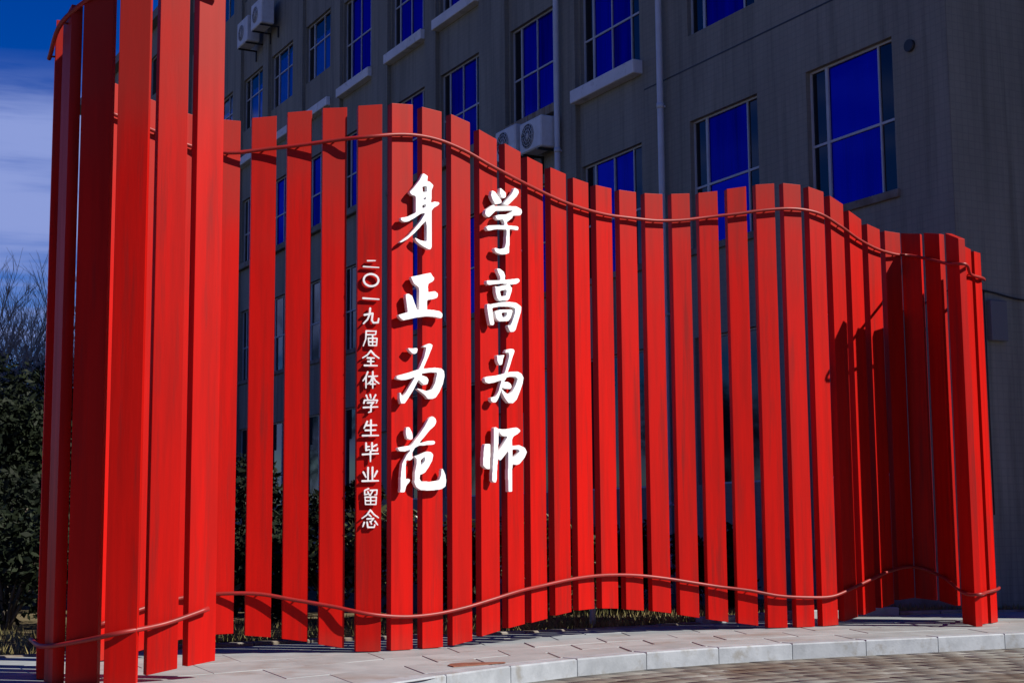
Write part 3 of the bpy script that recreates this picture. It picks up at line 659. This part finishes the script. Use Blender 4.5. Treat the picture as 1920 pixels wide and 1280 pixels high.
for (ch, strokes, wd), (za, zb) in zip(SMALL, ZR):
    st = 2.5; X, Y = np.meshgrid(np.arange(-15, 116, st) + .1, np.arange(-15, 116, st) + .1); fld = np.full(X.shape, 1e9)
    asp = (za - zb) / .155
    for S in strokes:
        n = len(S) - 1
        for k, ((x0,y0),(x1,y1)) in enumerate(zip(S, S[1:])):
            dx_, dy_ = x1-x0, (y1-y0)*asp; l2 = dx_*dx_+dy_*dy_ or 1e-9
            t_ = np.clip(((X-x0)*dx_+(Y-y0)*asp*dy_)/l2, 0, 1)
            taper = 1.0 if ch == '〇' else 1.08 - .32 * (k + t_) / n
            fld = np.minimum(fld, np.hypot(X-x0-t_*dx_, (Y-y0)*asp-t_*dy_) - wd*max(asp,.62)*.5*taper if asp < .62 else np.hypot(X-x0-t_*dx_, (Y-y0)*asp-t_*dy_) - wd*.5*taper)
    loops = [[(-.069 + (x)*.00155, za - (za-zb)*y/100) for x, y in simplify(L, .12)*st - 15 + .1] for L in trace(-fld, 0)]
    add_char(glyph_mesh(loops, .016, .0012), 'small raised white character ' + ch, *C3, .016, .03)

# ------------------------------------------------------------------ vegetation
def leaf_cloud(n, centers, radii, size, flat=.3):
    k = rng.integers(0, len(centers), n); C = np.array(centers)[k]; Rr = np.array(radii)[k]
    d = rng.normal(size=(n, 3)); d /= np.linalg.norm(d, axis=1)[:, None]
    P = C + d * Rr[:, None] * (rng.random(n) ** .4)[:, None] * [1, 1, .9]
    a = rng.normal(size=(n, 3)); a[:, 2] *= .7; a /= np.linalg.norm(a, axis=1)[:, None]
    b = np.cross(a, rng.normal(size=(n, 3))); b /= np.linalg.norm(b, axis=1)[:, None]
    s = size * (.6 + rng.random(n) * .8)
    a = a * s[:, None]; b = b * (s * .42)[:, None]
    V = np.stack([P - a, P + b, P + a, P - b], 1).reshape(-1, 3)
    return V, np.arange(4*n).reshape(-1, 4)
def shrub(x, y, rad, hgt, label, n=3500, size=.05, m='leaf', seed=0):
    e = empty('shrub', (x, y, -.01)); tag(e, label, 'shrub', 'evergreen shrubs behind the slats')
    r_ = random.Random(seed); bm = bmesh.new(); cs, rs = [], []
    for k in range(11):
        a = r_.uniform(0, 6.28); q = rad * r_.uniform(.15, .75); z = hgt * r_.uniform(.12 if k > 6 else .35, .86)
        cs.append((q*math.cos(a), q*math.sin(a), z)); rs.append(rad * r_.uniform(.28, .48))
        tube(bm, catmull([(0.03*math.cos(a), .03*math.sin(a), 0), (q*.4*math.cos(a), q*.4*math.sin(a), z*.5), cs[-1]], 3), [.022]*4 + [.012]*3, 5)
    cs += [(0, 0, hgt*.45)]; rs += [rad*.7]
    obj('stem', bm, M['bark'], e)
    V, F = leaf_cloud(n, cs, rs, size); V[:, 2] = np.maximum(V[:, 2], .02)
    obj('crown', mesh_np('crown', V, F), M[m], e)
SH = [(-5.7,17.0,.9,1.35),(-6.6,18.4,1.1,1.9),(-4.0,17.2,.95,1.5),(-2.9,17.6,.8,1.25),(-1.75,18.0,.85,1.35),(-.7,18.5,.75,1.15),(.4,19.0,.8,1.3),(1.5,19.5,.8,1.2),(2.6,19.9,.7,1.1),(-2.3,19.2,.9,1.9),(-3.6,19.4,1.0,2.2)]
SL = ['low dark shrub on the grass at the left edge, in front of the tall bushes','rounded dark shrub between the low one at the left edge and the tall bushes','low evergreen shrub seen left of the inscription slats','dense shrub behind the slats left of the small inscription','shrub showing sunlit leaves right behind the small inscription',
      'shrub behind the left column of large characters','shrub behind the right column of large characters','shrub behind the slats where their lower edge arches highest','small shrub behind the right middle slats','taller shrub in the second row behind the small inscription','tallest shrub in the second row left of the inscription']
for k, ((x, y, r_, h_), lb) in enumerate(zip(SH, SL)): shrub(x, y, r_, h_, lb, 3600, .055, 'leaf2' if k in (2, 4, 6) else 'leaf', k)
LH = [(-7.3,20.5,1.7,3.6,'dark tall evergreen bush at the left edge, nearest the sculpture'),(-9.6,23.5,2.0,4.3,'dark tall evergreen bush behind the nearest one at the left edge'),
      (-6.2,24.5,1.8,3.8,'dark rounded bush beside the left end of the slats'),(-12.5,28,2.4,4.8,'farthest dark bush below the bare trees'),(-8.9,30,2.4,4.9,'dark bush in the back row below the bare trees')]
for k, (x, y, r_, h_, lb) in enumerate(LH): shrub(x, y, r_, h_, lb, 16000, .055, 'leaf', 40 + k)

def bare_tree(x, y, hgt, label, seed, spread=.5, leanx=0):
    e = empty('bare_tree', (x, y, -.02)); tag(e, label, 'tree', 'leafless trees at the left')
    r_ = random.Random(seed); bt = bmesh.new(); bt2 = bmesh.new()
    def grow(p, d, L, rad, lev):
        P = [p]; n = 4; dd = d.copy()
        for k in range(n):
            dd = (dd + Vector((r_.uniform(-1,1), r_.uniform(-1,1), r_.uniform(-.3,.9)))*.13).normalized(); P.append(P[-1] + dd*L/n)
        rr = [rad*(1-.45*k/n) for k in range(n+1)]
        tube(bt if lev < 2 else bt2, P, rr, 6 if lev < 2 else 3, cap=False)
        if lev == 4: return
        for c in range((7, 6, 6, 6)[lev]):
            f = r_.uniform(.35, 1) if lev else r_.uniform(.3, 1)
            k = min(int(f*n), n-1); q = P[k].lerp(P[k+1], f*n-k)
            a = r_.uniform(0, 6.28); side = Vector((math.cos(a), math.sin(a), r_.uniform(.1, .9))).normalized()
            nd = (dd*.75 + side*spread*1.3).normalized()
            grow(q, nd, L*r_.uniform(.45, .68), max(rad*.42, .006), lev+1)
    grow(Vector((0,0,0)), Vector((leanx, 0, 1)).normalized(), hgt*.55, hgt*.017, 0)
    obj('trunk', bt, M['bark'], e); obj('crown', bt2, M['twig'], e)
for k, (x, y, h_, lb) in enumerate([(-14.6,44,10.5,'leafless tree at the left edge with the fullest twig crown'),(-12.9,41,10.2,'leafless tree just left of the sculpture with upright boughs'),
                                    (-17.5,52,12.5,'farther leafless tree standing behind the two nearer ones'),(-15.2,55,12.5,'most distant leafless tree, right behind the sculpture edge'),(-19.5,46,10.5,'leafless tree cut off by the left edge')]):
    bare_tree(x, y, h_ * .84, lb, 11 + k, .55)
bare_tree(-9.6, 27, 5.6, 'small dark leafless tree with a long slanting bough above the bushes', 31, .8, .25)

# ------------------------------------------------------------------ small things
bm = bmesh.new(); tube(bm, [(0,0,-.05),(0,0,.1),(.004,0,.24),(.004,0,.265)], [.035,.034,.032,.02], 8)
tag(obj('marker_post', bm, M['kerb'], loc=(.86, 16.62, 0)), 'short pale concrete post on the grass under the arched slats', 'post')
bm = bmesh.new(); pts = [(-.28,-.10),(.24,-.12),(.27,-.07),(.12,.03),(-.02,.12),(-.14,.12),(-.24,.03)]
lo = [bm.verts.new((x, y, 0)) for x, y in pts]; hi = [bm.verts.new((x*.985, y*.985, .006)) for x, y in pts]
bm.faces.new(hi)
for i in range(len(pts)): bm.faces.new((lo[i], lo[(i+1) % len(pts)], hi[(i+1) % len(pts)], hi[i]))
tag(obj('metal_plate', bm, M['plate'], loc=(-.33, 12.18, .0045), rz=R(40)), 'flat reddish brown plate lying on the pavement edge near the kerb', 'plate')
